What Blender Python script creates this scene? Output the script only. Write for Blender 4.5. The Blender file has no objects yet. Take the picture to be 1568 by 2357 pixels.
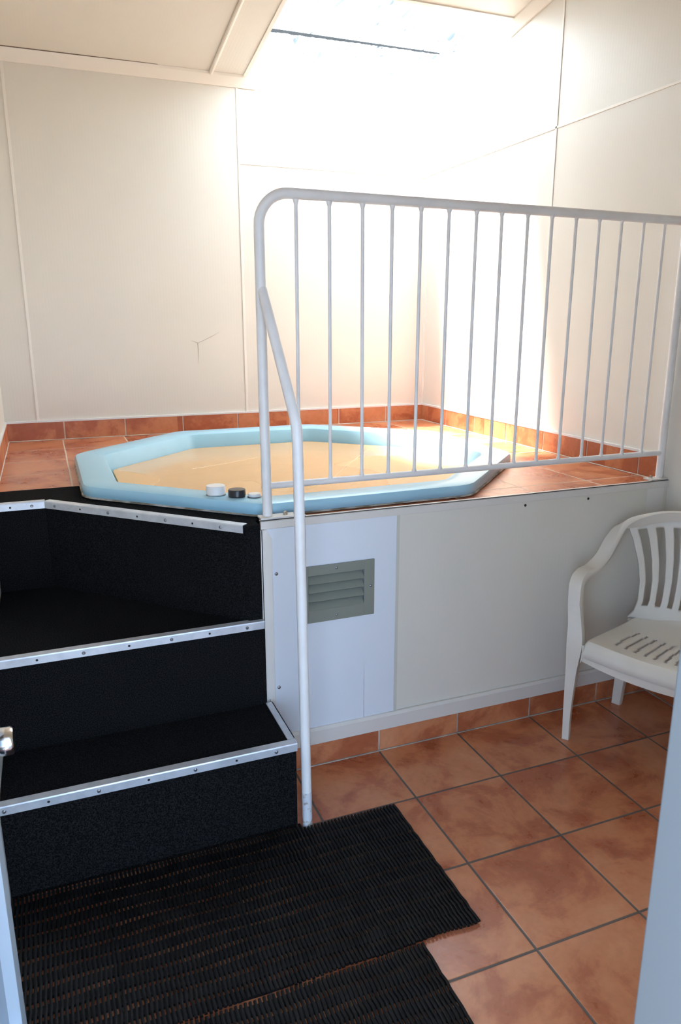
import bpy, bmesh, math, random
from mathutils import Vector, Matrix
random.seed(4)
C = bpy.context.scene.collection
sc = bpy.context.scene

# ------------------------------------------------------------ camera
cam_d = bpy.data.cameras.new('camera'); cam = bpy.data.objects.new('camera', cam_d); C.objects.link(cam)
cam_d.sensor_fit = 'VERTICAL'; cam_d.sensor_height = 36.0; cam_d.sensor_width = 36.0
cam_d.lens = 1694.36 / 2357 * 36
cam_d.clip_start = 0.02
ya, pi_, ro = math.radians(-21.6512), math.radians(-14.5313), math.radians(-0.066)
fw = Vector((-math.sin(ya)*math.cos(pi_), math.cos(ya)*math.cos(pi_), math.sin(pi_)))
rt = fw.cross(Vector((0, 0, 1))).normalized(); up = rt.cross(fw)
r2 = math.cos(ro)*rt + math.sin(ro)*up; u2 = -math.sin(ro)*rt + math.cos(ro)*up
m = Matrix((r2, u2, -fw)).transposed().to_4x4(); m.translation = Vector((-0.6671, -2.1983, 1.5369))
cam.matrix_world = m
cam_d.dof.use_dof = True; cam_d.dof.focus_distance = 2.7; cam_d.dof.aperture_fstop = 9
sc.camera = cam

# ------------------------------------------------------------ light
w = bpy.data.worlds.new('sky'); sc.world = w; w.use_nodes = True
bg = w.node_tree.nodes['Background']; bg.inputs[0].default_value = (0.48, 0.69, 1.0, 1); bg.inputs[1].default_value = 6.0
sun_d = bpy.data.lights.new('sun', 'SUN'); sun = bpy.data.objects.new('sun', sun_d); C.objects.link(sun)
sun_d.energy = 60.0; sun_d.angle = math.radians(9); sun_d.color = (1.0, 0.96, 0.90)
sun.rotation_euler = Vector((0.26, -0.2, -1.0)).to_track_quat('-Z', 'Y').to_euler()
sun.location = (0, 0, 6)
vs = sc.view_settings
vs.view_transform = 'Standard'; vs.look = 'None'; vs.gamma = 1; vs.use_curve_mapping = False
vs.exposure = 0.22

# ------------------------------------------------------------ constants
H = 0.91; D = 2.103; XR = 1.619; XL = -0.885; YF = -1.60; YO = -1.70
SL = 0.155
zc = lambda y: 2.80 + SL*(D-y)        # underside of the sloping ceiling
zr = lambda y: 2.93 + SL*(D-y)        # underside of the roof sheets
OX, OY = 0.487, 1.22                  # roof light opening: left edge, near edge

# ------------------------------------------------------------ materials
def new_mat(name, col, rough=0.5, metal=0.0, spec=0.5):
    m = bpy.data.materials.new(name); m.use_nodes = True
    b = m.node_tree.nodes['Principled BSDF']
    b.inputs['Base Color'].default_value = (*col, 1); b.inputs['Roughness'].default_value = rough
    b.inputs['Metallic'].default_value = metal; b.inputs['Specular IOR Level'].default_value = spec
    return m
def nodes(m):
    nt = m.node_tree; return nt, nt.nodes, nt.links, nt.nodes['Principled BSDF']
def noise_col(m, c1, c2, scale=5, detail=4, lo=.4, hi=.6, bump=0.0, dist=0.002, bscale=None):
    nt, N, L, b = nodes(m)
    tc = N.new('ShaderNodeTexCoord'); n = N.new('ShaderNodeTexNoise'); r = N.new('ShaderNodeValToRGB')
    n.inputs['Scale'].default_value = scale; n.inputs['Detail'].default_value = detail
    L.new(tc.outputs['Object'], n.inputs['Vector']); L.new(n.outputs['Fac'], r.inputs[0])
    r.color_ramp.elements[0].position = lo; r.color_ramp.elements[1].position = hi
    r.color_ramp.elements[0].color = (*c1, 1); r.color_ramp.elements[1].color = (*c2, 1)
    L.new(r.outputs[0], b.inputs['Base Color'])
    if bump:
        n2 = n
        if bscale:
            n2 = N.new('ShaderNodeTexNoise'); n2.inputs['Scale'].default_value = bscale; L.new(tc.outputs['Object'], n2.inputs['Vector'])
        bp = N.new('ShaderNodeBump'); bp.inputs['Strength'].default_value = bump; bp.inputs['Distance'].default_value = dist
        L.new(n2.outputs['Fac'], bp.inputs['Height']); L.new(bp.outputs[0], b.inputs['Normal'])
    return m
def panel_mat(name, col, axis, rough=.42):
    """painted sandwich panel with faint upright micro ribs"""
    m = new_mat(name, col, rough, 0, .35); nt, N, L, b = nodes(m)
    tc = N.new('ShaderNodeTexCoord'); wv = N.new('ShaderNodeTexWave'); wv.wave_type = 'BANDS'
    wv.bands_direction = axis; wv.inputs['Scale'].default_value = 20.0; wv.inputs['Distortion'].default_value = 0.3
    L.new(tc.outputs['Object'], wv.inputs['Vector'])
    bp = N.new('ShaderNodeBump'); bp.inputs['Strength'].default_value = .12; bp.inputs['Distance'].default_value = .0006
    L.new(wv.outputs['Fac'], bp.inputs['Height'])
    n = N.new('ShaderNodeTexNoise'); n.inputs['Scale'].default_value = 2.5; n.inputs['Detail'].default_value = 5
    r = N.new('ShaderNodeValToRGB'); L.new(tc.outputs['Object'], n.inputs['Vector']); L.new(n.outputs['Fac'], r.inputs[0])
    r.color_ramp.elements[0].position = .3; r.color_ramp.elements[1].position = .7
    r.color_ramp.elements[0].color = (*[c*.965 for c in col], 1); r.color_ramp.elements[1].color = (*col, 1)
    L.new(r.outputs[0], b.inputs['Base Color']); L.new(bp.outputs[0], b.inputs['Normal'])
    return m
def tile_mat(name, x0, y0, pitch, lines=True, grout_w=.0075, grout=(.135, .105, .088), gain=1.0):
    m = new_mat(name, (.5, .2, .1), .38, 0, .45); nt, N, L, b = nodes(m)
    tc = N.new('ShaderNodeTexCoord')
    sep = N.new('ShaderNodeSeparateXYZ'); L.new(tc.outputs['Object'], sep.inputs[0])
    def M(op, a, bb=None, c=None):
        n = N.new('ShaderNodeMath'); n.operation = op
        for i, v in enumerate((a, bb, c)):
            if v is None: continue
            if isinstance(v, (int, float)): n.inputs[i].default_value = v
            else: L.new(v, n.inputs[i])
        return n.outputs[0]
    cx = M('DIVIDE', M('SUBTRACT', sep.outputs[0], x0), pitch); cy = M('DIVIDE', M('SUBTRACT', sep.outputs[1], y0), pitch)
    ix = M('FLOOR', cx); iy = M('FLOOR', cy)
    # every tile its own cloudiness: shift the noise per tile
    off = N.new('ShaderNodeCombineXYZ'); L.new(M('MULTIPLY', ix, 3.7), off.inputs[0]); L.new(M('MULTIPLY', iy, 5.3), off.inputs[1])
    L.new(M('ADD', M('MULTIPLY', ix, 1.9), iy), off.inputs[2])
    add = N.new('ShaderNodeVectorMath'); add.operation = 'ADD'; L.new(tc.outputs['Object'], add.inputs[0]); L.new(off.outputs[0], add.inputs[1])
    n = N.new('ShaderNodeTexNoise'); n.inputs['Scale'].default_value = 4.2; n.inputs['Detail'].default_value = 9; n.inputs['Roughness'].default_value = .62
    n.inputs['Distortion'].default_value = .35
    L.new(add.outputs[0], n.inputs['Vector'])
    r = N.new('ShaderNodeValToRGB'); L.new(n.outputs['Fac'], r.inputs[0])
    e = r.color_ramp.elements
    g = lambda c: (*[min(1, k*gain) for k in c], 1)
    e[0].position = .24; e[0].color = g((.38, .10, .040)); e[1].position = .82; e[1].color = g((.70, .33, .172))
    k = e.new(.45); k.color = g((.44, .130, .056)); k = e.new(.515); k.color = g((.58, .212, .094))
    n3 = N.new('ShaderNodeTexNoise'); n3.inputs['Scale'].default_value = 45; n3.inputs['Detail'].default_value = 3
    L.new(tc.outputs['Object'], n3.inputs['Vector'])
    mx = N.new('ShaderNodeMix'); mx.data_type = 'RGBA'; mx.blend_type = 'MULTIPLY'; mx.inputs[0].default_value = .35
    rr = N.new('ShaderNodeValToRGB'); rr.color_ramp.elements[0].position = .3; rr.color_ramp.elements[1].position = .6
    rr.color_ramp.elements[0].color = (.75, .72, .7, 1); L.new(n3.outputs['Fac'], rr.inputs[0])
    L.new(r.outputs[0], mx.inputs[6]); L.new(rr.outputs[0], mx.inputs[7])
    col = mx.outputs[2]
    bp = N.new('ShaderNodeBump'); bp.inputs['Strength'].default_value = .5; bp.inputs['Distance'].default_value = .002
    if lines:
        def dist(c):
            f = M('FRACT', c); return M('MULTIPLY', M('MINIMUM', f, M('SUBTRACT', 1.0, f)), pitch)
        dm = M('MINIMUM', dist(cx), dist(cy))
        mask = M('LESS_THAN', dm, grout_w/2)
        soft = M('MULTIPLY', M('MINIMUM', dm, grout_w*.8), 1/(grout_w*.8))
        m2 = N.new('ShaderNodeMix'); m2.data_type = 'RGBA'; L.new(mask, m2.inputs[0]); L.new(col, m2.inputs[6])
        gn = N.new('ShaderNodeMix'); gn.data_type = 'RGBA'; L.new(n.outputs['Fac'], gn.inputs[0])
        gn.inputs[6].default_value = (*[c*.6 for c in grout], 1); gn.inputs[7].default_value = (*[c*1.35 for c in grout], 1)
        L.new(gn.outputs[2], m2.inputs[7]); col = m2.outputs[2]
        hh = M('ADD', soft, M('MULTIPLY', n3.outputs['Fac'], .12))
        L.new(M('ADD', M('MULTIPLY', mask, .45), M('ADD', .20, M('MULTIPLY', n.outputs['Fac'], .18))), b.inputs['Roughness'])
    else:
        hh = M('MULTIPLY', n3.outputs['Fac'], .12)
    L.new(hh, bp.inputs['Height']); L.new(bp.outputs[0], b.inputs['Normal']); L.new(col, b.inputs['Base Color'])
    return m

WALL = (.775, .725, .635)
M_wall_x = panel_mat('cream panel facing across', WALL, 'X')
M_wall_y = panel_mat('cream panel facing along', WALL, 'Y')
M_joint = new_mat('cream joiner strip', (.84, .78, .69), .35)
M_beige = panel_mat('beige front panel', (.77, .72, .63), 'X')
M_white = new_mat('white laminate', (.76, .79, .84), .3)
M_trimw = new_mat('off white aluminium trim', (.73, .68, .62), .4)
M_floor = tile_mat('terracotta floor tiles', .354, -.306, .33)
M_deck = tile_mat('terracotta deck tiles', .044, .153, .3235, grout_w=.006, grout=(.62, .50, .40))
M_skirt = tile_mat('terracotta skirting tile', .354, -.306, .33, lines=False)
M_grout = noise_col(new_mat('skirting grout', (.3, .25, .22), .8), (.34, .29, .25), (.55, .47, .40), 9)
M_grout2 = noise_col(new_mat('pale deck grout', (.6, .5, .4), .8), (.62, .52, .44), (.78, .69, .58), 9)
M_paint = noise_col(new_mat('white rail paint', (.66, .65, .66), .38), (.80, .77, .745), (.85, .825, .80), 12, bump=.15, dist=.001, bscale=60)
M_worn = noise_col(new_mat('worn rail paint', (.66, .65, .66), .45), (.40, .34, .28), (.66, .66, .68), 38, 6, .36, .44, bump=.3, dist=.001)
M_alu = noise_col(new_mat('worn aluminium', (.62, .64, .68), .42, .55), (.60, .62, .66), (.70, .72, .76), 22, 4)
M_steel = new_mat('steel screw', (.30, .30, .32), .3, .9)
M_dark = new_mat('dark hole', (.012, .012, .012), .8)
M_rust = noise_col(new_mat('weathered bolt', (.35, .27, .2), .55, .6), (.28, .17, .10), (.55, .5, .42), 80)
M_chrome = new_mat('satin chrome', (.80, .80, .80), .16, 1)
M_blue = noise_col(new_mat('pale blue acrylic', (.30, .52, .63), .3), (.33, .575, .70), (.36, .61, .74), 3)
M_seal = noise_col(new_mat('grubby sealant', (.5, .47, .4), .6), (.20, .17, .12), (.58, .55, .48), 14)
M_black = new_mat('black plastic', (.018, .019, .022), .28)
M_whitep = new_mat('white plastic cap', (.78, .77, .75), .35)
M_vent = new_mat('olive grey vent paint', (.235, .245, .205), .45)
M_glass = new_mat('dark tinted glass', (.015, .02, .035), .08)
M_chair = noise_col(new_mat('white resin', (.80, .75, .67), .36), (.78, .72, .63), (.83, .78, .70), 4, bump=.04, dist=.001, bscale=40)
M_tape = new_mat('whitish patch tape', (.80, .76, .70), .5)
M_mark = new_mat('wall crease', (.52, .46, .38), .5)

def carpet_mat():
    m = new_mat('black ribbed carpet', (.012, .012, .013), .95, 0, .03); nt, N, L, b = nodes(m)
    tc = N.new('ShaderNodeTexCoord')
    n = N.new('ShaderNodeTexNoise'); n.inputs['Scale'].default_value = 420; n.inputs['Detail'].default_value = 3
    n2 = N.new('ShaderNodeTexNoise'); n2.inputs['Scale'].default_value = 300; n2.inputs['Detail'].default_value = 3
    for k in (n, n2): L.new(tc.outputs['Object'], k.inputs['Vector'])
    r = N.new('ShaderNodeValToRGB'); e = r.color_ramp.elements
    e[0].position = .40; e[0].color = (.0040, .0040, .0044, 1); e[1].position = .80; e[1].color = (.030, .0285, .028, 1)
    L.new(n2.outputs['Fac'], r.inputs[0]); L.new(r.outputs[0], b.inputs['Base Color'])
    bp = N.new('ShaderNodeBump'); bp.inputs['Strength'].default_value = .8; bp.inputs['Distance'].default_value = .004
    L.new(n.outputs['Fac'], bp.inputs['Height']); L.new(bp.outputs[0], b.inputs['Normal'])
    return m
M_carpet = carpet_mat()
M_rubber = noise_col(new_mat('black pvc matting', (.012, .011, .011), .5, 0, .2), (.005, .0047, .0047), (.009, .0082, .008), 20)

def cover_mat():
    m = new_mat('yellow foam cover', (.80, .50, .22), .45, 0, .4); nt, N, L, b = nodes(m)
    tc = N.new('ShaderNodeTexCoord'); n = N.new('ShaderNodeTexNoise')
    n.inputs['Scale'].default_value = .9; n.inputs['Detail'].default_value = 2.5; L.new(tc.outputs['Object'], n.inputs['Vector'])
    r = N.new('ShaderNodeValToRGB'); L.new(n.outputs['Fac'], r.inputs[0]); e = r.color_ramp.elements
    e[0].position = .50; e[0].color = (.72, .455, .225, 1); e[1].position = .515; e[1].color = (.70, .415, .175, 1)   # wet film of water stays darker
    L.new(r.outputs[0], b.inputs['Base Color'])
    r2_ = N.new('ShaderNodeValToRGB'); L.new(n.outputs['Fac'], r2_.inputs[0]); e = r2_.color_ramp.elements
    e[0].position = .50; e[0].color = (.55,)*3 + (1,); e[1].position = .515; e[1].color = (.16,)*3 + (1,)
    L.new(r2_.outputs[0], b.inputs['Roughness'])
    n4 = N.new('ShaderNodeTexNoise'); n4.inputs['Scale'].default_value = 6; L.new(tc.outputs['Object'], n4.inputs['Vector'])
    bp = N.new('ShaderNodeBump'); bp.inputs['Strength'].default_value = .15; bp.inputs['Distance'].default_value = .01
    L.new(n4.outputs['Fac'], bp.inputs['Height']); L.new(bp.outputs[0], b.inputs['Normal'])
    return m
M_cover = cover_mat()

def sheet_mat():
    m = bpy.data.materials.new('translucent roof sheeting'); m.use_nodes = True
    nt = m.node_tree; N = nt.nodes; L = nt.links; N.clear()
    out = N.new('ShaderNodeOutputMaterial'); tr = N.new('ShaderNodeBsdfTransparent'); tl = N.new('ShaderNodeBsdfTranslucent')
    mix = N.new('ShaderNodeMixShader'); tc = N.new('ShaderNodeTexCoord'); n = N.new('ShaderNodeTexNoise')
    mp = N.new('ShaderNodeMapping'); mp.inputs['Scale'].default_value = (9, 2.2, 1); L.new(tc.outputs['Object'], mp.inputs[0])
    L.new(mp.outputs[0], n.inputs['Vector']); n.inputs['Scale'].default_value = 3; n.inputs['Detail'].default_value = 6
    r = N.new('ShaderNodeValToRGB'); e = r.color_ramp.elements
    e[0].position = .36; e[0].color = (.035, .043, .048, 1); e[1].position = .41; e[1].color = (.86, .94, .97, 1)   # lichen streaks
    L.new(n.outputs['Fac'], r.inputs[0]); L.new(r.outputs[0], tl.inputs[0]); tr.inputs[0].default_value = (.95, .97, 1, 1)
    rm = N.new('ShaderNodeValToRGB'); em = rm.color_ramp.elements; em[0].position = .36; em[0].color = (1, 1, 1, 1); em[1].position = .41; em[1].color = (.48, .48, .48, 1)
    L.new(n.outputs['Fac'], rm.inputs[0]); L.new(rm.outputs[0], mix.inputs[0]); L.new(tr.outputs[0], mix.inputs[1]); L.new(tl.outputs[0], mix.inputs[2]); L.new(mix.outputs[0], out.inputs[0])
    return m
M_sheet = sheet_mat()
M_conc = noise_col(new_mat('added concrete ground', (.40, .40, .39), .85), (.16, .16, .16), (.22, .22, .22), 6)

# ------------------------------------------------------------ mesh helpers
def obj(name, bm, mat=None, parent=None, smooth=False, bevel=0, label=None, mats=None):
    bmesh.ops.recalc_face_normals(bm, faces=bm.faces[:])
    me = bpy.data.meshes.new(name); bm.to_mesh(me); bm.free()
    for x in (mats or [mat]): me.materials.append(x)
    o = bpy.data.objects.new(name, me); C.objects.link(o)
    if parent: o.parent = parent; o.matrix_parent_inverse = Matrix.Identity(4); o.location = -Vector(parent['_o']) if '_o' in parent else (0, 0, 0)
    if smooth:
        for p in me.polygons: p.use_smooth = True
        try: me.set_sharp_from_angle(angle=math.radians(35))
        except Exception: pass
    if bevel:
        b = o.modifiers.new('bevel', 'BEVEL'); b.width = bevel; b.segments = 2; b.limit_method = 'ANGLE'; b.angle_limit = math.radians(40)
    if label: o['label'] = label
    return o
def thing(name, label, cat, group=None):
    o = bpy.data.objects.new(name, None); C.objects.link(o); o.empty_display_size = .1
    o['label'] = label; o['category'] = cat
    if group: o['group'] = group
    return o
def at_base(root, loc):
    """put the Empty at the thing's base; world-space meshes of its parts keep their place"""
    root.location = loc
    for ch in root.children: ch.location = Vector(ch.location) - Vector(loc)
def tag(o, label, cat, group=None):
    o['label'] = label; o['category'] = cat
    if group: o['group'] = group
    return o
def struct(o): o['kind'] = 'structure'; return o
def B(bm, x0, x1, y0, y1, z0, z1, mi=0):
    v = [bm.verts.new((x, y, z)) for x in (x0, x1) for y in (y0, y1) for z in (z0, z1)]
    for f in ((0, 1, 3, 2), (4, 6, 7, 5), (0, 4, 5, 1), (2, 3, 7, 6), (0, 2, 6, 4), (1, 5, 7, 3)):
        bm.faces.new([v[i] for i in f]).material_index = mi
def box(x0, x1, y0, y1, z0, z1):
    bm = bmesh.new(); B(bm, x0, x1, y0, y1, z0, z1); return bm
def prism(bm, pts, z0, z1, axis='z', zf=None, mi=0):
    """extrude a polygon; axis z: pts are (x,y); axis x: pts are (y,z); axis y: pts are (x,z)"""
    def P(p, t):
        if axis == 'z': return (p[0], p[1], t if zf is None else zf(p, t))
        if axis == 'x': return (t, p[0], p[1])
        return (p[0], t, p[1])
    a = [bm.verts.new(P(p, z0)) for p in pts]; b = [bm.verts.new(P(p, z1)) for p in pts]
    n = len(pts)
    fs = [bm.faces.new(a[::-1]), bm.faces.new(b)]
    for i in range(n): fs.append(bm.faces.new((a[i], a[(i+1) % n], b[(i+1) % n], b[i])))
    for f in fs: f.material_index = mi
    bmesh.ops.triangulate(bm, faces=fs[:2])
def loft(bm, secs, cap=True):
    rs = [[bm.verts.new(p) for p in s] for s in secs]; n = len(rs[0])
    for i in range(len(rs)-1):
        for j in range(n): bm.faces.new((rs[i][j], rs[i][(j+1) % n], rs[i+1][(j+1) % n], rs[i+1][j]))
    if cap: bm.faces.new(rs[0][::-1]); bm.faces.new(rs[-1])
def tube(bm, pts, r, seg=12, caps=True):
    pts = [Vector(p) for p in pts]; rings = []
    rr = r if isinstance(r, (list, tuple)) else [r]*len(pts)
    t0 = (pts[1]-pts[0]).normalized(); n = t0.orthogonal().normalized()
    for i, p in enumerate(pts):
        t = ((pts[min(i+1, len(pts)-1)]-p).normalized() + (p-pts[max(i-1, 0)]).normalized())
        t = t.normalized() if t.length > 1e-6 else t0
        n = (n - t*n.dot(t)).normalized(); b = t.cross(n)
        k = 1.0
        if 0 < i < len(pts)-1:
            c = (pts[i+1]-p).normalized().dot(t); k = 1/max(c, .5)
        rings.append([bm.verts.new(p + (n*math.cos(a) + b*math.sin(a))*rr[i]) for a in [2*math.pi*j/seg for j in range(seg)]])
    for i in range(len(rings)-1):
        for j in range(seg): bm.faces.new((rings[i][j], rings[i][(j+1) % seg], rings[i+1][(j+1) % seg], rings[i+1][j]))
    if caps: bm.faces.new(rings[0][::-1]); bm.faces.new(rings[-1])
def lathe(bm, c, prof, seg=20, axis='z'):
    """prof: (radius, height) pairs, closed at both ends"""
    c = Vector(c); rings = []
    for r, h in prof:
        ring = []
        for j in range(seg):
            a = 2*math.pi*j/seg; u, v = r*math.cos(a), r*math.sin(a)
            ring.append(bm.verts.new(c + Vector({'z': (u, v, h), 'y': (u, h, v), 'x': (h, u, v)}[axis])))
        rings.append(ring)
    for i in range(len(rings)-1):
        for j in range(seg): bm.faces.new((rings[i][j], rings[i][(j+1) % seg], rings[i+1][(j+1) % seg], rings[i+1][j]))
    bm.faces.new(rings[0][::-1]); bm.faces.new(rings[-1])
def dome(c, r, h, axis='z', sign=1, seg=12):
    bm = bmesh.new(); lathe(bm, c, [(r, 0), (r*.92, sign*h*.5), (r*.6, sign*h*.9), (r*.2, sign*h)], seg, axis); return bm

# ------------------------------------------------------------ the room
bm = bmesh.new(); B(bm, XL-.08, XR+.08, YO, D+.08, -.08, 0.0)
struct(obj('floor', bm, M_floor))
bm = bmesh.new(); B(bm, -6, 7, -9, YO, -.12, -.03)  # unseen ground outside, added to shape the daylight coming through the doorway
struct(obj('added_paving', bm, M_conc))

bm = bmesh.new(); prism(bm, [(YO, 2.62), (-3.0, 2.52), (-3.0, 2.58), (YO, 2.68)], -5, 6, 'x')     # unseen porch roof, added behind the camera to shade daylight at the doorway
struct(obj('added_porch_roof', bm, new_mat('grey added porch', (.45, .45, .45), .7)))

def side_wall(name, x0, x1, mat, ztop):
    bm = bmesh.new(); prism(bm, [(YO, 0), (D+.08, 0), (D+.08, ztop(D+.08)), (YO, ztop(YO))], x0, x1, 'x')
    return struct(obj(name, bm, mat))
w_left = side_wall('wall_left', XL-.08, XL, M_wall_y, lambda y: zr(y)-.004)
w_right = side_wall('wall_right', XR, XR+.08, M_wall_y, lambda y: zr(y)-.004)
bm = bmesh.new(); B(bm, XL, XR, D, D+.08, 0, zr(D+.08)-.004)
w_back = struct(obj('wall_back', bm, M_wall_x))
bm = bmesh.new()                                                   # the wall with the doorway
zt = zr(YF)-.006
B(bm, .07, XR, YO, YF, 0, zt); B(bm, XL, .07, YO, YF, 2.12, zt)
struct(obj('wall_front', bm, M_wall_x))
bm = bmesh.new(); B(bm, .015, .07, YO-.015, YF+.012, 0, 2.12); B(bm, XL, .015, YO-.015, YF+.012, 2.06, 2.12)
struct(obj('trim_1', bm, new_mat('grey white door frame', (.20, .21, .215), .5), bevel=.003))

bm = bmesh.new()                                                   # sloping ceiling with the roof light cut out of it
slope = lambda p, t: zc(p[1]) + t
g = .0005
prism(bm, [(XL+g, YF+g), (XR-g, YF+g), (XR-g, OY), (XL+g, OY)], 0, .05, zf=slope)
prism(bm, [(XL+g, OY), (OX, OY), (OX, D-g), (XL+g, D-g)], 0, .05, zf=slope)
struct(obj('ceiling', bm, M_wall_x))
bm = bmesh.new()                                                   # linings of the roof light
prism(bm, [(OX-.018, OY-.018), (OX+.002, OY-.018), (OX+.002, D-g), (OX-.018, D-g)], -.006, .128, zf=slope)
prism(bm, [(OX+.002, OY-.018), (XR-g, OY-.018), (XR-g, OY+.002), (OX+.002, OY+.002)], -.006, .128, zf=slope)
struct(obj('trim_2', bm, M_joint))
bm = bmesh.new()                                                   # round bead on the ceiling joint
tube(bm, [(.295, YF+.01, zc(YF)-.004), (.295, D-.01, zc(D)-.004)], .011, 10)
struct(obj('trim_3', bm, M_joint, smooth=True))
def cornice(pts_a, axis, a0, a1):
    bm = bmesh.new()
    if axis == 'x': prism(bm, [(D-g, zc(D)-.048), (D-.008, zc(D)-.048), (D-.040, zc(D)-.006), (D-.045, zc(D)+.006), (D-g, zc(D)+.001)], a0, a1, 'x')
    return bm
struct(obj('trim_4', cornice(None, 'x', XL+.001, .545), M_joint))
bm = bmesh.new(); loft(bm, [[(x, D-.0455, zc(D-.046)-.0002), (x, D-.049, zc(D-.049)-.0002), (x, D-.049, zc(D-.049)-h), (x, D-.0455, zc(D-.0455)-h)] for x, h in ((XL+.01, .0032), (-.4, .003), (.02, .0006))])
struct(obj('trim_8', bm, new_mat('brown open joint', (.16, .11, .07), .8)))
bm = bmesh.new()                                                   # coving down the right wall as far as the roof light
def cov(y): z = zc(y); return [(XR-g, y, z-.045), (XR-.010, y, z-.045), (XR-.042, y, z-.008), (XR-.045, y, z+.002), (XR-g, y, z+.002)]
loft(bm, [cov(YF+.01), cov(1.285)])
struct(obj('trim_5', bm, M_joint))
bm = bmesh.new(); loft(bm, [cov(YF+.01), cov(D-.05)])
for v in bm.verts: v.co.x = XL + (XR - v.co.x)
struct(obj('trim_6', bm, M_joint))
bm = bmesh.new()                                                   # short end piece of coving left in the far corner
loft(bm, [[(XR-g, y, z-.02), (XR-.014, y, z-.018), (XR-.014, y, z), (XR-g, y, z)] for y, z in ((1.85, 2.835), (2.05, 2.80))])
struct(obj('trim_7', bm, M_joint))

# joiner strips on the walls
def strip_back(name, x, z0, z1, w=.010, tilt=0):
    bm = bmesh.new()
    prism(bm, [(x-w/2, z0), (x+w/2, z0), (x+w/2+tilt, z1), (x-w/2+tilt, z1)], D-.0035, D+.002, 'y')
    return obj(name, bm, M_joint, w_back, bevel=.001)
strip_back('joint_strip', -.7185, H+.1, zc(D)-.04, .013)
strip_back('joint_strip', .4405, H+.1, zc(D)-.04, .013)
bm = bmesh.new(); B(bm, .447, XR, D-.003, D+.002, 2.376, 2.384); obj('joint_strip', bm, M_joint, w_back)
bm = bmesh.new(); B(bm, XR-.012, XR, D-.012, D, H+.1, 2.38); obj('corner_bead', bm, M_joint, w_back)
def strip_right(y0, y1, z0, z1):
    bm = bmesh.new(); B(bm, XR-.0035, XR+.002, y0, y1, z0, z1); return obj('joint_strip', bm, M_joint, w_right, bevel=.001)
strip_right(.868, .880, H+.1, zc(.87)-.04)
strip_right(YF, D, 2.388, 2.398)
strip_right(-.33, -.318, .1, zc(-.3)-.05)
for y, zb in ((1.02, H+.12), (-.9, .1)):
    bm = bmesh.new(); B(bm, XL-.002, XL+.0035, y, y+.012, zb, zc(y)-.04); obj('joint_strip', bm, M_joint, w_left)
# old crease in the far wall panel
bm = bmesh.new()
for pts in ([(.166, 1.418), (.150, 1.425), (.128, 1.431)], [(.166, 1.418), (.20, 1.432), (.245, 1.452), (.293, 1.477)], [(.166, 1.418), (.168, 1.37), (.164, 1.30)]):
    tube(bm, [(x, D-.0004, z) for x, z in pts], [.0016]*(len(pts)-1)+[.0005], 6)
obj('crease', bm, M_mark, w_back, smooth=True, label='shallow three-way crease in the panel')
bm = bmesh.new(); B(bm, XR-.006, XR, -.2, -.14, 2.0, 2.05); obj('wall_clip', bm, M_trimw, w_right)

# skirting tiles: separate tiles standing on a grout bed
def skirting(name, axis, fixed, thick, seams, z0, z1, grout, cap=None):
    bm = bmesh.new(); gw = .0035; s = 1 if thick > 0 else -1
    for a, b in zip(seams[:-1], seams[1:]):
        f0, f1 = sorted((fixed, fixed+thick))
        if axis == 'x': B(bm, a+gw, b-gw, f0, f1, z0+.004, z1)
        else: B(bm, f0, f1, a+gw, b-gw, z0+.004, z1)
    bb = fixed+thick*.72; f0, f1 = sorted((fixed, bb))
    if axis == 'x': B(bm, seams[0], seams[-1], f0, f1, z0, z1-.001, 1)
    else: B(bm, f0, f1, seams[0], seams[-1], z0, z1-.001, 1)
    f0, f1 = sorted((fixed, fixed+thick*1.35))
    if axis == 'x': B(bm, seams[0], seams[-1], f0, f1, z0, z0+.0035, 1)
    else: B(bm, f0, f1, seams[0], seams[-1], z0, z0+.0035, 1)
    o = obj(name, bm, mats=[M_skirt, grout], bevel=.0015)
    struct(o)
    if cap:
        f0, f1 = sorted((fixed, fixed+thick*1.1)); c = bmesh.new()
        if axis == 'x': B(c, seams[0], seams[-1], f0, f1, z1, z1+.010)
        else: B(c, f0, f1, seams[0], seams[-1], z1, z1+.010)
        obj('caulk_line', c, M_whitep, o)
    return o
P_ = .3235
skirting('baseboard_back', 'x', D, -.010, [XL+.001] + [-.59+P_*k for k in range(7)] + [XR-.001], H+.0005, H+.098, M_grout2, True)
skirting('baseboard_right', 'y', XR, -.010, [.045] + [.160+P_*k for k in range(6)] + [D-.012], H+.0005, H+.098, M_grout2, True)
skirting('baseboard_left', 'y', XL, .010, [.83] + [1.14+P_*k for k in range(3)] + [D-.012], H+.0005, H+.098, M_grout2, True)
skirting('baseboard_right_low', 'y', XR, -.010, [YF+.02] + [-1.296+.33*k for k in range(4)] + [-.012], .0005, .1, M_grout)

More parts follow.
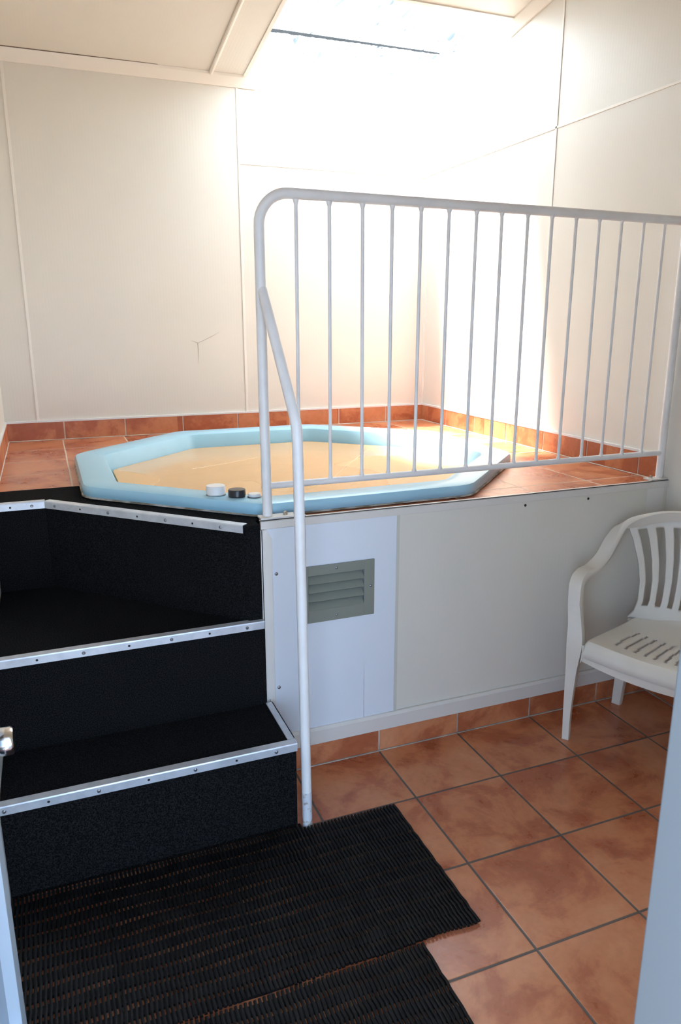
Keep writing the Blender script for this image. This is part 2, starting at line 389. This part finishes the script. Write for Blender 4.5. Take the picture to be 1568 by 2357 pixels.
# roof sheets over the opening
bm = bmesh.new()
def sheet(bm, y0, y1, dz, x0=.30, x1=1.70, pitch=.076, amp=.009):
    n = int((x1-x0)/pitch*8); top = []; 
    for y in (y0, y1):
        top.append([bm.verts.new((x0+(x1-x0)*i/n, y, zr(y)+dz+amp+amp*math.sin(2*math.pi*((x1-x0)*i/n)/pitch))) for i in range(n+1)])
    for i in range(n): bm.faces.new((top[0][i], top[0][i+1], top[1][i+1], top[1][i]))
sheet(bm, 1.835, 2.30, .0)
win = obj('window_1', bm, M_sheet, smooth=True); struct(win)
bm = bmesh.new(); sheet(bm, .90, 1.90, .022); up_s = obj('roof_sheet', bm, M_sheet, win, smooth=True)
bm = bmesh.new(); n = 90                                          # ragged foam closer under the lap of the sheets
a = []
for i in range(n+1):
    x = OX+.01+(XR-.1-OX)*i/n; hgt = .008 + .008*max(0, 1-1.1*i/n) + random.uniform(0, .004)
    a.append([(x, 1.842, zr(1.842)-.001), (x, 1.850, zr(1.85)-.001), (x, 1.850, zr(1.85)-.001-hgt*.3), (x, 1.842, zr(1.842)-.001-hgt)])
loft(bm, a); obj('closer_strip', bm, M_dark, win, label='dark ragged closer strip')

# ------------------------------------------------------------ spa platform
plat = thing('spa_platform', 'raised tiled platform with beige and white front panels around the spa', 'platform')
spa = [(-.575, .58), (-.575, 1.31), (-.03, 1.845), (.735, 1.85), (1.29, 1.32), (1.29, .60), (.76, .078), (-.04, .067)]
def offset(poly, d):
    out = []; n = len(poly); A = sum(poly[i][0]*poly[(i+1) % n][1]-poly[(i+1) % n][0]*poly[i][1] for i in range(n)); s = 1 if A > 0 else -1
    for i in range(n):
        p0, p1, p2 = (Vector(poly[(i+k) % n]) for k in (-1, 0, 1))
        e1 = (p1-p0).normalized(); e2 = (p2-p1).normalized()
        n1 = Vector((-e1.y, e1.x))*s; n2 = Vector((-e2.y, e2.x))*s
        k = (n1+n2); k = k/ (k.length**2) * 2 if k.length else n1
        out.append(tuple(p1 + k*d))
    return out
def rounded(poly, r, seg=5):
    out = []; n = len(poly)
    for i in range(n):
        p0, p1, p2 = (Vector(poly[(i+k) % n]) for k in (-1, 0, 1))
        a = p1+(p0-p1).normalized()*r; b = p1+(p2-p1).normalized()*r
        for j in range(seg+1):
            t = j/seg; out.append(tuple(a*(1-t)**2 + p1*2*t*(1-t) + b*t*t))
    return out
hole = offset(spa, .02)
bm = bmesh.new()                                                   # deck slab, a ring of convex pieces around the tub
dp = {'S': (-.070, .005), 'A': (XR-.001, .005), 'B': (XR-.001, D-.001), 'C': (XL+.001, D-.001), 'E': (XL+.001, .812), 'F': (hole[1][0], .812)}
for k in range(1, 8): dp[k] = hole[k]
for z in (H-.03, H):
    vv = {k: bm.verts.new((*p, z)) for k, p in dp.items()}
    for f in (['S', 'A', 6, 7], ['A', 5, 6], ['A', 'B', 4, 5], ['B', 3, 4], ['B', 'C', 2, 3], ['C', 1, 2], ['C', 'E', 'F', 1]): bm.faces.new([vv[k] for k in f])
    if z < H: lo_ = vv
ring = ['S', 'A', 'B', 'C', 'E', 'F', 1, 2, 3, 4, 5, 6, 7]
for i in range(len(ring)):
    p, q = ring[i], ring[(i+1) % len(ring)]; bm.faces.new((lo_[p], lo_[q], vv[q], vv[p]))
obj('tile_deck', bm, M_deck, plat)
bm = bmesh.new(); B(bm, -.07, XR-.002, -.006, .004, .893, .921); B(bm, -.07, XR-.002, -.006, .016, .918, .921)
obj('edge_trim', bm, M_trimw, plat, bevel=.001, label='white metal edging along the platform top')
bm = bmesh.new(); B(bm, .420, XR-.001, .0, .02, .09, .893); obj('front_panel', bm, M_beige, plat)
bm = bmesh.new()
for bx_ in ((-.060, .080, .09, .893), (.294, .413, .09, .893), (.080, .294, .09, .586), (.080, .294, .722, .893)): B(bm, bx_[0], bx_[1], -.004, .018, bx_[2], bx_[3])
bmesh.ops.remove_doubles(bm, verts=bm.verts, dist=1e-5)
acc = obj('access_panel', bm, M_white, plat, bevel=.001, label='bluish white access panel')
for x, z in ((-.022, .738), (-.022, .33)):
    obj('screw', dome((x, -.004, z), .006, .004, 'y', -1), M_steel, acc, smooth=True)
bm = bmesh.new(); B(bm, .413, .424, -.004, .01, .15, .893); obj('joint_strip', bm, new_mat('grey cream joiner', (.62, .60, .52), .4), plat)
bm = bmesh.new()
prism(bm, [(-.071, .14), (-.036, .14), (-.036, .86), (-.052, .892), (-.071, .892)], -.010, -.004, 'y')
B(bm, -.073, -.066, -.010, .03, .14, .892)
obj('corner_trim', bm, M_trimw, plat, bevel=.001, label='white angle on the left corner')
bm = bmesh.new(); prism(bm, [(-.001, .088), (-.016, .088), (-.016, .140), (-.010, .150), (-.001, .150)], -.068, XR-.001, 'x')
obj('bottom_rail', bm, M_trimw, plat, bevel=.002)
bm = bmesh.new(); gw = .0035; sx = [-.068, .024, .354, .684, 1.014, 1.344, XR-.001]
for a_, b_ in zip(sx[:-1], sx[1:]): B(bm, a_+gw, b_-gw, -.010, .0, .004, .088)
B(bm, sx[0], sx[-1], -.007, .0, .0, .0875, 1); B(bm, sx[0], sx[-1], -.014, 0, 0, .0035, 1)
obj('skirting_tiles', bm, parent=plat, mats=[M_skirt, M_grout], bevel=.0015, label='row of terracotta skirting tiles')
for x, z in ((.94, .878), (1.227, .878)): obj('screw', dome((x, 0, z), .005, .003, 'y', -1), M_dark, plat, smooth=True)
bm = bmesh.new(); B(bm, 1.515, 1.600, -.0012, 0, .80, .892); B(bm, 1.535, 1.585, -.0018, 0, .755, .80)
obj('patch_tape', bm, M_tape, plat, label='whitish patch near the right wall')
at_base(plat, (.36, 1.0, 0))

# ------------------------------------------------------------ vent
vent = thing('vent_grille', 'olive grey louvred vent screwed to the white access panel', 'vent')
bm = bmesh.new(); X0, X1, Z0, Z1 = .046, .327, .548, .749; x0, x1, z0, z1 = .086, .289, .592, .716; yb, yf = -.0045, -.011
B(bm, X0, x0, yf, yb, Z0, Z1); B(bm, x1, X1, yf, yb, Z0, Z1); B(bm, x0, x1, yf, yb, Z0, z0); B(bm, x0, x1, yf, yb, z1, Z1)
obj('frame', bm, M_vent, vent, bevel=.0008)
bm = bmesh.new(); B(bm, x0-.004, x1+.004, .034, .038, z0-.004, z1+.004); obj('backing', bm, new_mat('shaded duct', (.08, .082, .07), .7), vent)
for k in range(4):
    zz = z0 + (z1-z0)*k/4; hh = (z1-z0)/4
    bm = bmesh.new(); prism(bm, [(-.0125, zz+.0015), (-.0105, zz-.0005), (.0165, zz+hh*.93), (.0150, zz+hh*.99)], x0+.001, x1-.001, 'x')
    obj('louvre', bm, M_vent, vent)
for x, z in ((.187, .735), (.187, .566), (.313, .654), (.062, .654)): obj('screw', dome((x, yf, z), .0045, .003, 'y', -1), M_steel, vent, smooth=True)
at_base(vent, (.187, -.004, .548))

# ------------------------------------------------------------ carpeted steps
st = thing('carpeted_steps', 'black carpeted steps with aluminium nosings climbing to the spa', 'steps')
T2, T3 = .594, .912
bm = bmesh.new(); B(bm, XL+.001, -.058, -.298, -.030, 0, .294); obj('step', bm, M_carpet, st, bevel=.003)
edge3 = [(XL+.001, .580), (-.707, .580), (-.118, -.014), (-.0745, -.014)]
bm = bmesh.new(); prism(bm, [(XL+.001, -.030), (-.0745, -.030), (-.0745, -.0142), (-.1185, -.0142), (-.7075, .5795), (XL+.001, .5795)], 0, T2-.004)
obj('step', bm, M_carpet, st, bevel=.002)
ls = offset(spa, -.004)
land = edge3 + [(-.0745, .03), (-.070, .090)] + [ls[7], ls[0], (ls[0][0], .808), (XL+.001, .808)]
land = [(XL+.001, .580), (-.707, .580), (-.118, -.014), (-.0745, -.014), (-.0745, .040), (-.054, .074), ls[0], (ls[0][0], .808), (XL+.001, .808)]
bm = bmesh.new(); prism(bm, land, 0, T3)
obj('landing', bm, M_carpet, st, bevel=.002, label='top landing around the spa rim')
def nosing(a, b, z, outn, screws, drop=.024, lip=.024):
    a = Vector((*a, 0)); b = Vector((*b, 0)); n = Vector((*outn, 0)).normalized(); d = (b-a).normalized()
    def sec(p): return [p + n*o_ + Vector((0, 0, z+h)) for o_, h in ((-lip, 0), (-lip, .0025), (.0025, .0025), (.004, -.001), (.004, -drop), (.0015, -drop), (0.0015, 0))]
    bm = bmesh.new(); loft(bm, [sec(a), sec(b)])
    o = obj('nosing', bm, M_alu, st, label='aluminium nosing')
    for k, t in enumerate(screws):
        p = a.lerp(b, t) + n*.004 + Vector((0, 0, z-drop*.5)); bm = bmesh.new()
        r_, h_ = (.0056, .004) if k % 2 == 0 else (.0038, .0006)
        rings = []
        u_ = d; v_ = Vector((0, 0, 1))
        for rad, hh in ((r_, 0), (r_*.9, h_*.6), (r_*.5, h_)):
            rings.append([p + n*hh + (u_*math.cos(q*math.pi/5)+v_*math.sin(q*math.pi/5))*rad for q in range(10)])
        loft(bm, rings)
        obj('screw' if k % 2 == 0 else 'screw_hole', bm, M_steel if k % 2 == 0 else M_dark, o, smooth=True)
    return o
def fr(xs, a, b): return [(x-a)/(b-a) for x in xs]
nosing((XL+.001, -.298), (-.056, -.298), .294, (0, -1), fr([-.874, -.764, -.634, -.499, -.367, -.245, -.123], XL, -.056))
nosing((XL+.001, -.030), (-.0745, -.030), T2-.004, (0, -1), fr([-.88, -.765, -.635, -.503, -.375, -.255, -.133], XL, -.0745))
nosing((XL+.001, .580), (-.707, .580), T3, (0, -1), [.35, .75][::-1])
nosing((-.707, .580), (-.127, -.005), T3, (-.71, -.705), [.06, .2, .35, .5, .64, .77, .90])
bm = bmesh.new(); B(bm, -.0575, -.0545, -.296, -.012, .272, .297); B(bm, -.078, -.0545, -.272, -.032, .2945, .297)
obj('side_trim', bm, M_alu, st, label='aluminium trim down the right side of the lowest step')
at_base(st, (-.45, .0, 0))

# ------------------------------------------------------------ spa tub
tub = thing('hot_tub', 'octagonal pale blue spa rim sunk in the tiled platform', 'hot tub')
bm = bmesh.new()
prof = [(.004, H+.003), (0, H+.012), (0, H+.034), (.006, H+.045), (.020, H+.050), (.105, H+.047), (.122, H+.040), (.134, H+.020), (.148, H-.035), (.158, H-.10), (.175, H-.45), (.30, H-.60)]
secs = [[(x, y, z) for x, y in rounded(offset(spa, d), .055 if d < .13 else .045)] for d, z in prof]
rs = [[bm.verts.new(p) for p in s] for s in secs]; n = len(rs[0])
for i in range(len(rs)-1):
    for j in range(n): bm.faces.new((rs[i][j], rs[i][(j+1) % n], rs[i+1][(j+1) % n], rs[i+1][j]))
bm.faces.new(rs[-1])
shell = obj('rim_shell', bm, M_blue, tub, smooth=True)
bm = bmesh.new()
sa = [[(x, y, H+.003) for x, y in rounded(offset(spa, -.003), .055)], [(x, y, H+.008) for x, y in rounded(offset(spa, -.002), .055)], [(x, y, H+.009) for x, y in rounded(offset(spa, .004), .055)], [(x, y, H+.003) for x, y in rounded(offset(spa, .006), .055)]]
sa.append(sa[0]); rs = [[bm.verts.new(p) for p in s] for s in sa]
for i in range(4):
    for j in range(n): bm.faces.new((rs[i][j], rs[i][(j+1) % n], rs[i+1][(j+1) % n], rs[i+1][j]))
bmesh.ops.remove_doubles(bm, verts=bm.verts, dist=1e-6)
obj('sealant_bead', bm, M_seal, tub, smooth=True)
zt = H+.049
def knob(name, x, y, r, h, mat, lab, dz=0):
    bm = bmesh.new(); lathe(bm, (x, y, zt+dz), [(r*.95, -.004), (r*.95, .003), (r, .005), (r, h-.003), (r*.94, h), (r*.3, h+.0005)], 28)
    return obj(name, bm, mat, tub, smooth=True, label=lab)
knob('control_knob', -.155, .255, .033, .033, M_whitep, 'tall white knob on the rim')
knob('control_knob', -.094, .200, .030, .026, M_black, 'black knob on the rim')
k_ = knob('control_button', -.040, .175, .022, .012, M_whitep, 'small low white button', .0)
for (x, y, r) in ((-.155, .255, .034), (-.040, .175, .024)):
    bm = bmesh.new(); lathe(bm, (x, y, zt-.002), [(r, 0), (r, .003), (r*.9, .004)], 28); obj('knob_base', bm, M_black, tub, smooth=True)
at_base(tub, (.36, .96, H))

cv = [(x, y) for x, y in rounded(offset(spa, .157), .045)]
bm = bmesh.new(); prism(bm, cv, H-.050, H-.026)
cover = obj('spa_cover', bm, M_cover, bevel=.003)
tag(cover, 'yellow foam cover with wet patches floating inside the blue spa', 'cover')
bm = bmesh.new()
for pts in ([(.40, .62), (.62, .95), (.92, 1.36)], [(-.08, 1.12), (.12, 1.21), (.28, 1.30)], [(.10, .40), (.40, .62)]):
    tube(bm, [(x, y, H-.0262) for x, y in pts], .0022, 6)
obj('seam', bm, new_mat('pale cover seam', (.86, .62, .38), .5), cover)

# ------------------------------------------------------------ guard rail
rail = thing('guard_rail', 'white painted steel guard rail with uprights along the platform edge', 'railing')
yr = .028; r0 = .0158; xp = -.040; HR = 1.9025
bm = bmesh.new(); pts = [(xp+.004, yr+.004, H+.012), (xp, yr, 1.3)]
R = .093
for j in range(0, 11):
    a = math.pi/2*j/10; pts.append((xp+R-R*math.cos(a), yr, HR-R+.0+R*math.sin(a)))
pts += [(1.0, yr, 1.8975), (XR-.002, yr, 1.8935)]
tube(bm, pts, r0, 18); obj('top_rail', bm, M_paint, rail, smooth=True)
bm = bmesh.new(); tube(bm, [(1.597, yr, H+.012), (1.597, yr, 1.882)], .0145, 16); obj('end_post', bm, M_paint, rail, smooth=True)
bm = bmesh.new(); tube(bm, [(xp+.012, yr, 1.0265), (1.59, yr, 1.0275)], .0108, 14); obj('bottom_rail', bm, M_paint, rail, smooth=True)
bars = [(683, 455), (759, 460), (835, 466), (904, 470), (971, 473), (1036, 477), (1100, 484), (1159, 487), (1219, 490), (1275, 495), (1331, 500), (1385, 505), (1436, 510), (1487, 514), (1535, 517)]
bx = [.0752, .1815, .2909, .3922, .4934, .5947, .6971, .7941, .8969, .9953, 1.0966, 1.1968, 1.2950, 1.3960, 1.4935]
for i, x in enumerate(bx):
    bm = bmesh.new(); j = random.uniform(-.003, .003)
    tube(bm, [(x+j, yr, 1.034), (x+j, yr, 1.046)], [.009, .0058], 10)
    tube(bm, [(x+j, yr, 1.040), (x, yr, 1.876)], .0056, 10)
    tube(bm, [(x, yr, 1.873), (x, yr, 1.887)], [.0058, .010], 10)
    obj('baluster', bm, M_paint, rail, smooth=True)
bm = bmesh.new(); yh = -.302                                       # bent stair post standing on the floor
pts = [(-.0275, yh, .0), (-.0275, -.292, .3), (-.0275, -.262, 1.215)]
p0, p1, p2 = Vector((-.0275, -.262, 1.215)), Vector((-.0275, -.259, 1.262)), Vector((-.030, -.235, 1.295))
for j in range(1, 7):
    t = j/6; pts.append(tuple(p0*(1-t)**2+p1*2*t*(1-t)+p2*t*t))
pts.append((-.036, yr-.004, 1.628))
tube(bm, pts[:-1] + [pts[-1]], .0155, 16); obj('stair_handrail', bm, M_paint, rail, smooth=True, label='bent handrail post down to the floor')
bm = bmesh.new(); tube(bm, [(-.0275, yh, .0004), (-.0275, yh+.004, .12)], .0157, 16); obj('worn_foot', bm, M_worn, rail, smooth=True)
for xa, xb, bolts in ((-.066, .085, (.022, .058)), (1.535, 1.617, (1.552,))):
    bm = bmesh.new(); B(bm, xa, xb, .002, .048, .9212, .9275); pl = obj('base_plate', bm, M_trimw, rail, bevel=.001)
    for x in bolts:
        bm = bmesh.new(); lathe(bm, (x, .026, .9275), [(.008, 0), (.008, .004), (.0055, .0045), (.0055, .010), (.003, .011)], 6); obj('bolt', bm, M_rust, pl)
at_base(rail, (xp, yr, .921))

# ------------------------------------------------------------ rubber mats
def mat_thing(x0, x1, y0, y1, label, seed):
    bm = bmesh.new(); pitch = .0112; n = int((x1-x0)/pitch); rnd = random.Random(seed)
    row = .047
    for i in range(n+1):
        x = x0 + (x1-x0)*i/n; m_ = max(2, int((y1-y0)/row*2)); pts = []
        o1, o2 = rnd.uniform(-.002, .002) + .002*math.sin(i*.3), rnd.uniform(-.002, .002)
        secs = []
        for j in range(m_+1):
            ye = y1 if (x > -.052 or y1 < -.5) else -.3; y = y0+o1 + (ye+min(o2, 0)-y0-o1)*j/m_; zz = .0105 + (.0012 if j % 2 else -.0002) ; xx = x + .0012*math.sin(j*2.2+seed)
            hw = .0035
            secs.append([(xx-hw, y, zz-.004), (xx+hw, y, zz-.004), (xx+hw, y, zz+.0015), (xx, y, zz+.003), (xx-hw, y, zz+.0015)])
        loft(bm, secs)
    k = int((y1-y0)/row)
    for j in range(k+1):
        y = y0 + .020 + (y1-y0-.040)*j/k; secs = []
        for i in range(41):
            x = x0-.001 + (x1-x0+.002)*i/40; yy = y + .003*math.sin(i*.55+j)
            secs.append([(x, yy-.0125, .0005), (x, yy+.0125, .0005), (x, yy+.0125, .0078), (x, yy-.0125, .0078)])
        loft(bm, secs)
    return tag(obj('rubber_mat', bm, M_rubber), label, 'mat', 'black slatted mats on the tiles')
mat_thing(-.878, .262, -.842, -.322, 'black slatted rubber mat lying right against the lowest step', 1)
mat_thing(-.832, .090, -1.38, -.850, 'black slatted rubber mat nearest the doorway, ending short of the other', 2)

# ------------------------------------------------------------ open door on the left
door = bpy.data.objects.new('door_1', None); C.objects.link(door); struct(door)
dx0, dx1 = -.876, -.838; M_dalu = new_mat('pale blue grey door frame', (.62, .68, .74), .35, .15)
bm = bmesh.new(); B(bm, dx0, dx1, -.80, -.722, .012, 2.03); B(bm, dx0, dx1, -1.59, -1.51, .012, 2.03)
B(bm, dx0, dx1, -1.51, -.80, 1.93, 2.03); B(bm, dx0, dx1, -1.51, -.80, .012, .10); obj('door_frame', bm, M_dalu, door, bevel=.001)
bm = bmesh.new(); B(bm, -.868, -.862, -1.51, -.80, .10, 1.93); obj('glass_panel', bm, M_glass, door)
bm = bmesh.new()
lathe(bm, (dx1, -.765, .742), [(.030, 0), (.029, .004), (.013, .006), (.013, .014), (.024, .018), (.0275, .026), (.0275, .044), (.024, .049), (.010, .050)], 28, 'x')
obj('door_knob', bm, M_chrome, door, smooth=True)
at_base(door, (-.857, -1.59, 0))

# ------------------------------------------------------------ chair
ch = thing('plastic_armchair', 'white plastic garden armchair with slatted back in the right corner', 'chair')
ch.location = (1.05, -.188, 0); ch.rotation_euler = (0, 0, math.atan2(-.92, .39))     # local x = across the seat, y = towards its back
W = .54; cx_ = W/2
def mir(p): return (W-p[0], p[1], p[2])
def loc_obj(name, bm, mat=M_chair, **k):
    o = obj(name, bm, mat, ch, **k); return o
def smoothstep(t): return t*t*(3-2*t)
def seat():
    bm = bmesh.new(); nu, nv = 96, 60; g_ = {}
    def f(i, j):
        p = -1+2*i/nu; q = j/nv
        v = -.005 + .40*q; hw = .235 - .035*smoothstep(q)
        bow = .018*(1-p*p)*(1-q)
        z = .408 - .022*math.exp(-((p/.75)**2))*math.sin(math.pi*min(1, q*1.05)) + .008*q
        z -= .060*max(0, 1-q/.075)**2                                # rolled front lip
        z += .03*max(0, (q-.90)/.10)**2                              # sweeps up into the back
        z -= .028*max(0, (abs(p)-.94)/.06)**2
        return Vector((cx_ + p*hw, v-bow, z))
    V = [[bm.verts.new(f(i, j)) for j in range(nv+1)] for i in range(nu+1)]
    def slot(i, j):
        p = -1+2*(i+.5)/nu; q = (j+.5)/nv
        if not .20 < q < .62: return False
        pp = p + .10*(q-.4)*(q-.4)*8*(-1)
        for k in range(-4, 5):
            if abs(pp - k*.155) < .0215: return True
        return False
    for i in range(nu):
        for j in range(nv):
            if not slot(i, j): bm.faces.new((V[i][j], V[i+1][j], V[i+1][j+1], V[i][j+1]))
    for v in [v for v in bm.verts if not v.link_faces]: bm.verts.remove(v)
    o = loc_obj('seat', bm, smooth=True); s = o.modifiers.new('t', 'SOLIDIFY'); s.thickness = .006; s.offset = -1
    return o
seat()
bm = bmesh.new()                                                   # apron under the front lip
secs = []
for i in range(25):
    p = -1+2*i/24; x = cx_+p*.232; y = -.005-.018*(1-p*p); zb = .330-.012*(1-p*p)
    secs.append([(x, y+.0035, .358), (x, y+.010, .362), (x, y+.012, zb), (x, y+.005, zb)])
loft(bm, secs); loc_obj('seat_apron', bm, smooth=True)
for s_ in (0, 1):
    bm = bmesh.new(); secs = []
    for i in range(13):
        q = i/12; x = cx_-.233+.035*smoothstep(q); y = .0+.38*q
        sc_ = [(x, y, .392), (x+.006, y, .392), (x+.010, y, .345), (x+.004, y, .345)]
        secs.append([mir(p) for p in sc_] if s_ else sc_)
    loft(bm, secs); loc_obj('side_rail', bm, smooth=True)

def back_pt(p, q):
    """backrest surface: p across -1..1, q upwards 0..1"""
    hw_keys = [(0, .218), (.08, .196), (.2, .186), (.4, .188), (.6, .205), (.8, .234), (.92, .258), (1, .268)]
    for (a, ha), (b, hb) in zip(hw_keys[:-1], hw_keys[1:]):
        if a <= q <= b: hw = ha+(hb-ha)*smoothstep((q-a)/(b-a)) if False else ha+(hb-ha)*((q-a)/(b-a))
    x = cx_ + p*hw
    y = .385 + .085*q - (.055+.05*q)*p*p
    z = .412 + .405*q - .030*q*p*p*abs(p)**2
    return Vector((x, y, z))
bm = bmesh.new(); nu, nv = 114, 56
V = [[bm.verts.new(back_pt(-1+2*i/nu, j/nv)) for j in range(nv+1)] for i in range(nu+1)]
for i in range(nu):
    for j in range(nv):
        p = -1+2*(i+.5)/nu; q = (j+.5)/nv; cut = False
        top = .90
        if .15 < q < top:
            for k in range(-4, 5):
                if abs(p-k*.215) < .047 + .006*q: cut = True
        if not cut: bm.faces.new((V[i][j], V[i+1][j], V[i+1][j+1], V[i][j+1]))
for v in [v for v in bm.verts if not v.link_faces]: bm.verts.remove(v)
o = loc_obj('backrest', bm, smooth=True); s = o.modifiers.new('t', 'SOLIDIFY'); s.thickness = .008; s.offset = 0

def sweep(bm, keys, sub=6):
    """keys: centre (x,y,z), side axis vector, half width, half thickness; rounded rectangle section"""
    n = len(keys); secs = []
    def cr(a, b, c, d, t): return a*(-.5*t+t*t-.5*t**3) + b*(1-2.5*t*t+1.5*t**3) + c*(.5*t+2*t*t-1.5*t**3) + d*(-.5*t*t+.5*t**3)
    K = [(Vector(k[0]), Vector(k[1]).normalized(), k[2], k[3]) for k in keys]; P = []
    for i in range(n-1):
        a, b, c, d = K[max(i-1, 0)], K[i], K[i+1], K[min(i+2, n-1)]
        for j in range(sub + (i == n-2)):
            t = j/sub; P.append([cr(a[m_], b[m_], c[m_], d[m_], t) for m_ in range(4)])
    for i, (c, s, w_, h_) in enumerate(P):
        t = (P[min(i+1, len(P)-1)][0]-P[max(i-1, 0)][0]).normalized(); s = (s-t*s.dot(t)).normalized(); nn = t.cross(s)
        k = .35; pts = []
        for a, b in ((1, k), (1-k*.35, 1), (-1+k*.35, 1), (-1, k), (-1, -k), (-1+k*.35, -1), (1-k*.35, -1), (1, -k)): pts.append(c+s*w_*a+nn*h_*b)
        secs.append(pts)
    loft(bm, secs)
arm = [((-.0125, .0285, .500), (1, .2, 0), .0225, .0240), ((-.018, .032, .548), (1, .2, 0), .024, .025), ((-.026, .050, .605), (1, .2, 0), .025, .022), ((-.026, .090, .630), (1, .1, 0), .026, .015), ((-.022, .150, .638), (1, .1, .1), .027, .013),
       ((-.012, .210, .674), (1, .1, .3), .027, .012), ((.000, .252, .736), (1, -.1, .4), .027, .012), ((.016, .295, .782), (.8, -.2, .6), .024, .011), ((.055, .352, .798), (.35, -.2, .9), .024, .010),
       ((.120, .415, .815), (.05, -.15, 1), .022, .009), ((.195, .452, .822), (0, -.15, 1), .020, .009), ((.27, .463, .825), (0, -.15, 1), .020, .009)]
legf = [((.004, .002, .0), (1, .3, 0), .0135, .017), ((.000, .006, .12), (1, .3, 0), .0155, .019), ((.000, .014, .28), (1, .3, 0), .022, .026), ((.002, .020, .385), (1, .3, 0), .031, .031), ((-.006, .026, .46), (1, .3, 0), .027, .028), ((-.0185, .032, .545), (1, .2, 0), .0235, .0240), ((-.023, .042, .585), (1, .2, 0), .018, .016)]
legr = [((.020, .395, .0), (1, 0, 0), .019, .016), ((.035, .378, .15), (1, 0, 0), .022, .018), ((.060, .355, .30), (1, 0, 0), .026, .020), ((.085, .340, .40), (1, 0, 0), .030, .020)]
for nm, keys in (('armrest', arm), ('leg', legf), ('leg', legr)):
    for s_ in (0, 1):
        kk = keys if not s_ else [((W-k[0][0], k[0][1], k[0][2]), (-k[1][0], k[1][1], k[1][2]), k[2], k[3]) for k in keys]
        bm = bmesh.new(); sweep(bm, kk); loc_obj(nm, bm, smooth=True)
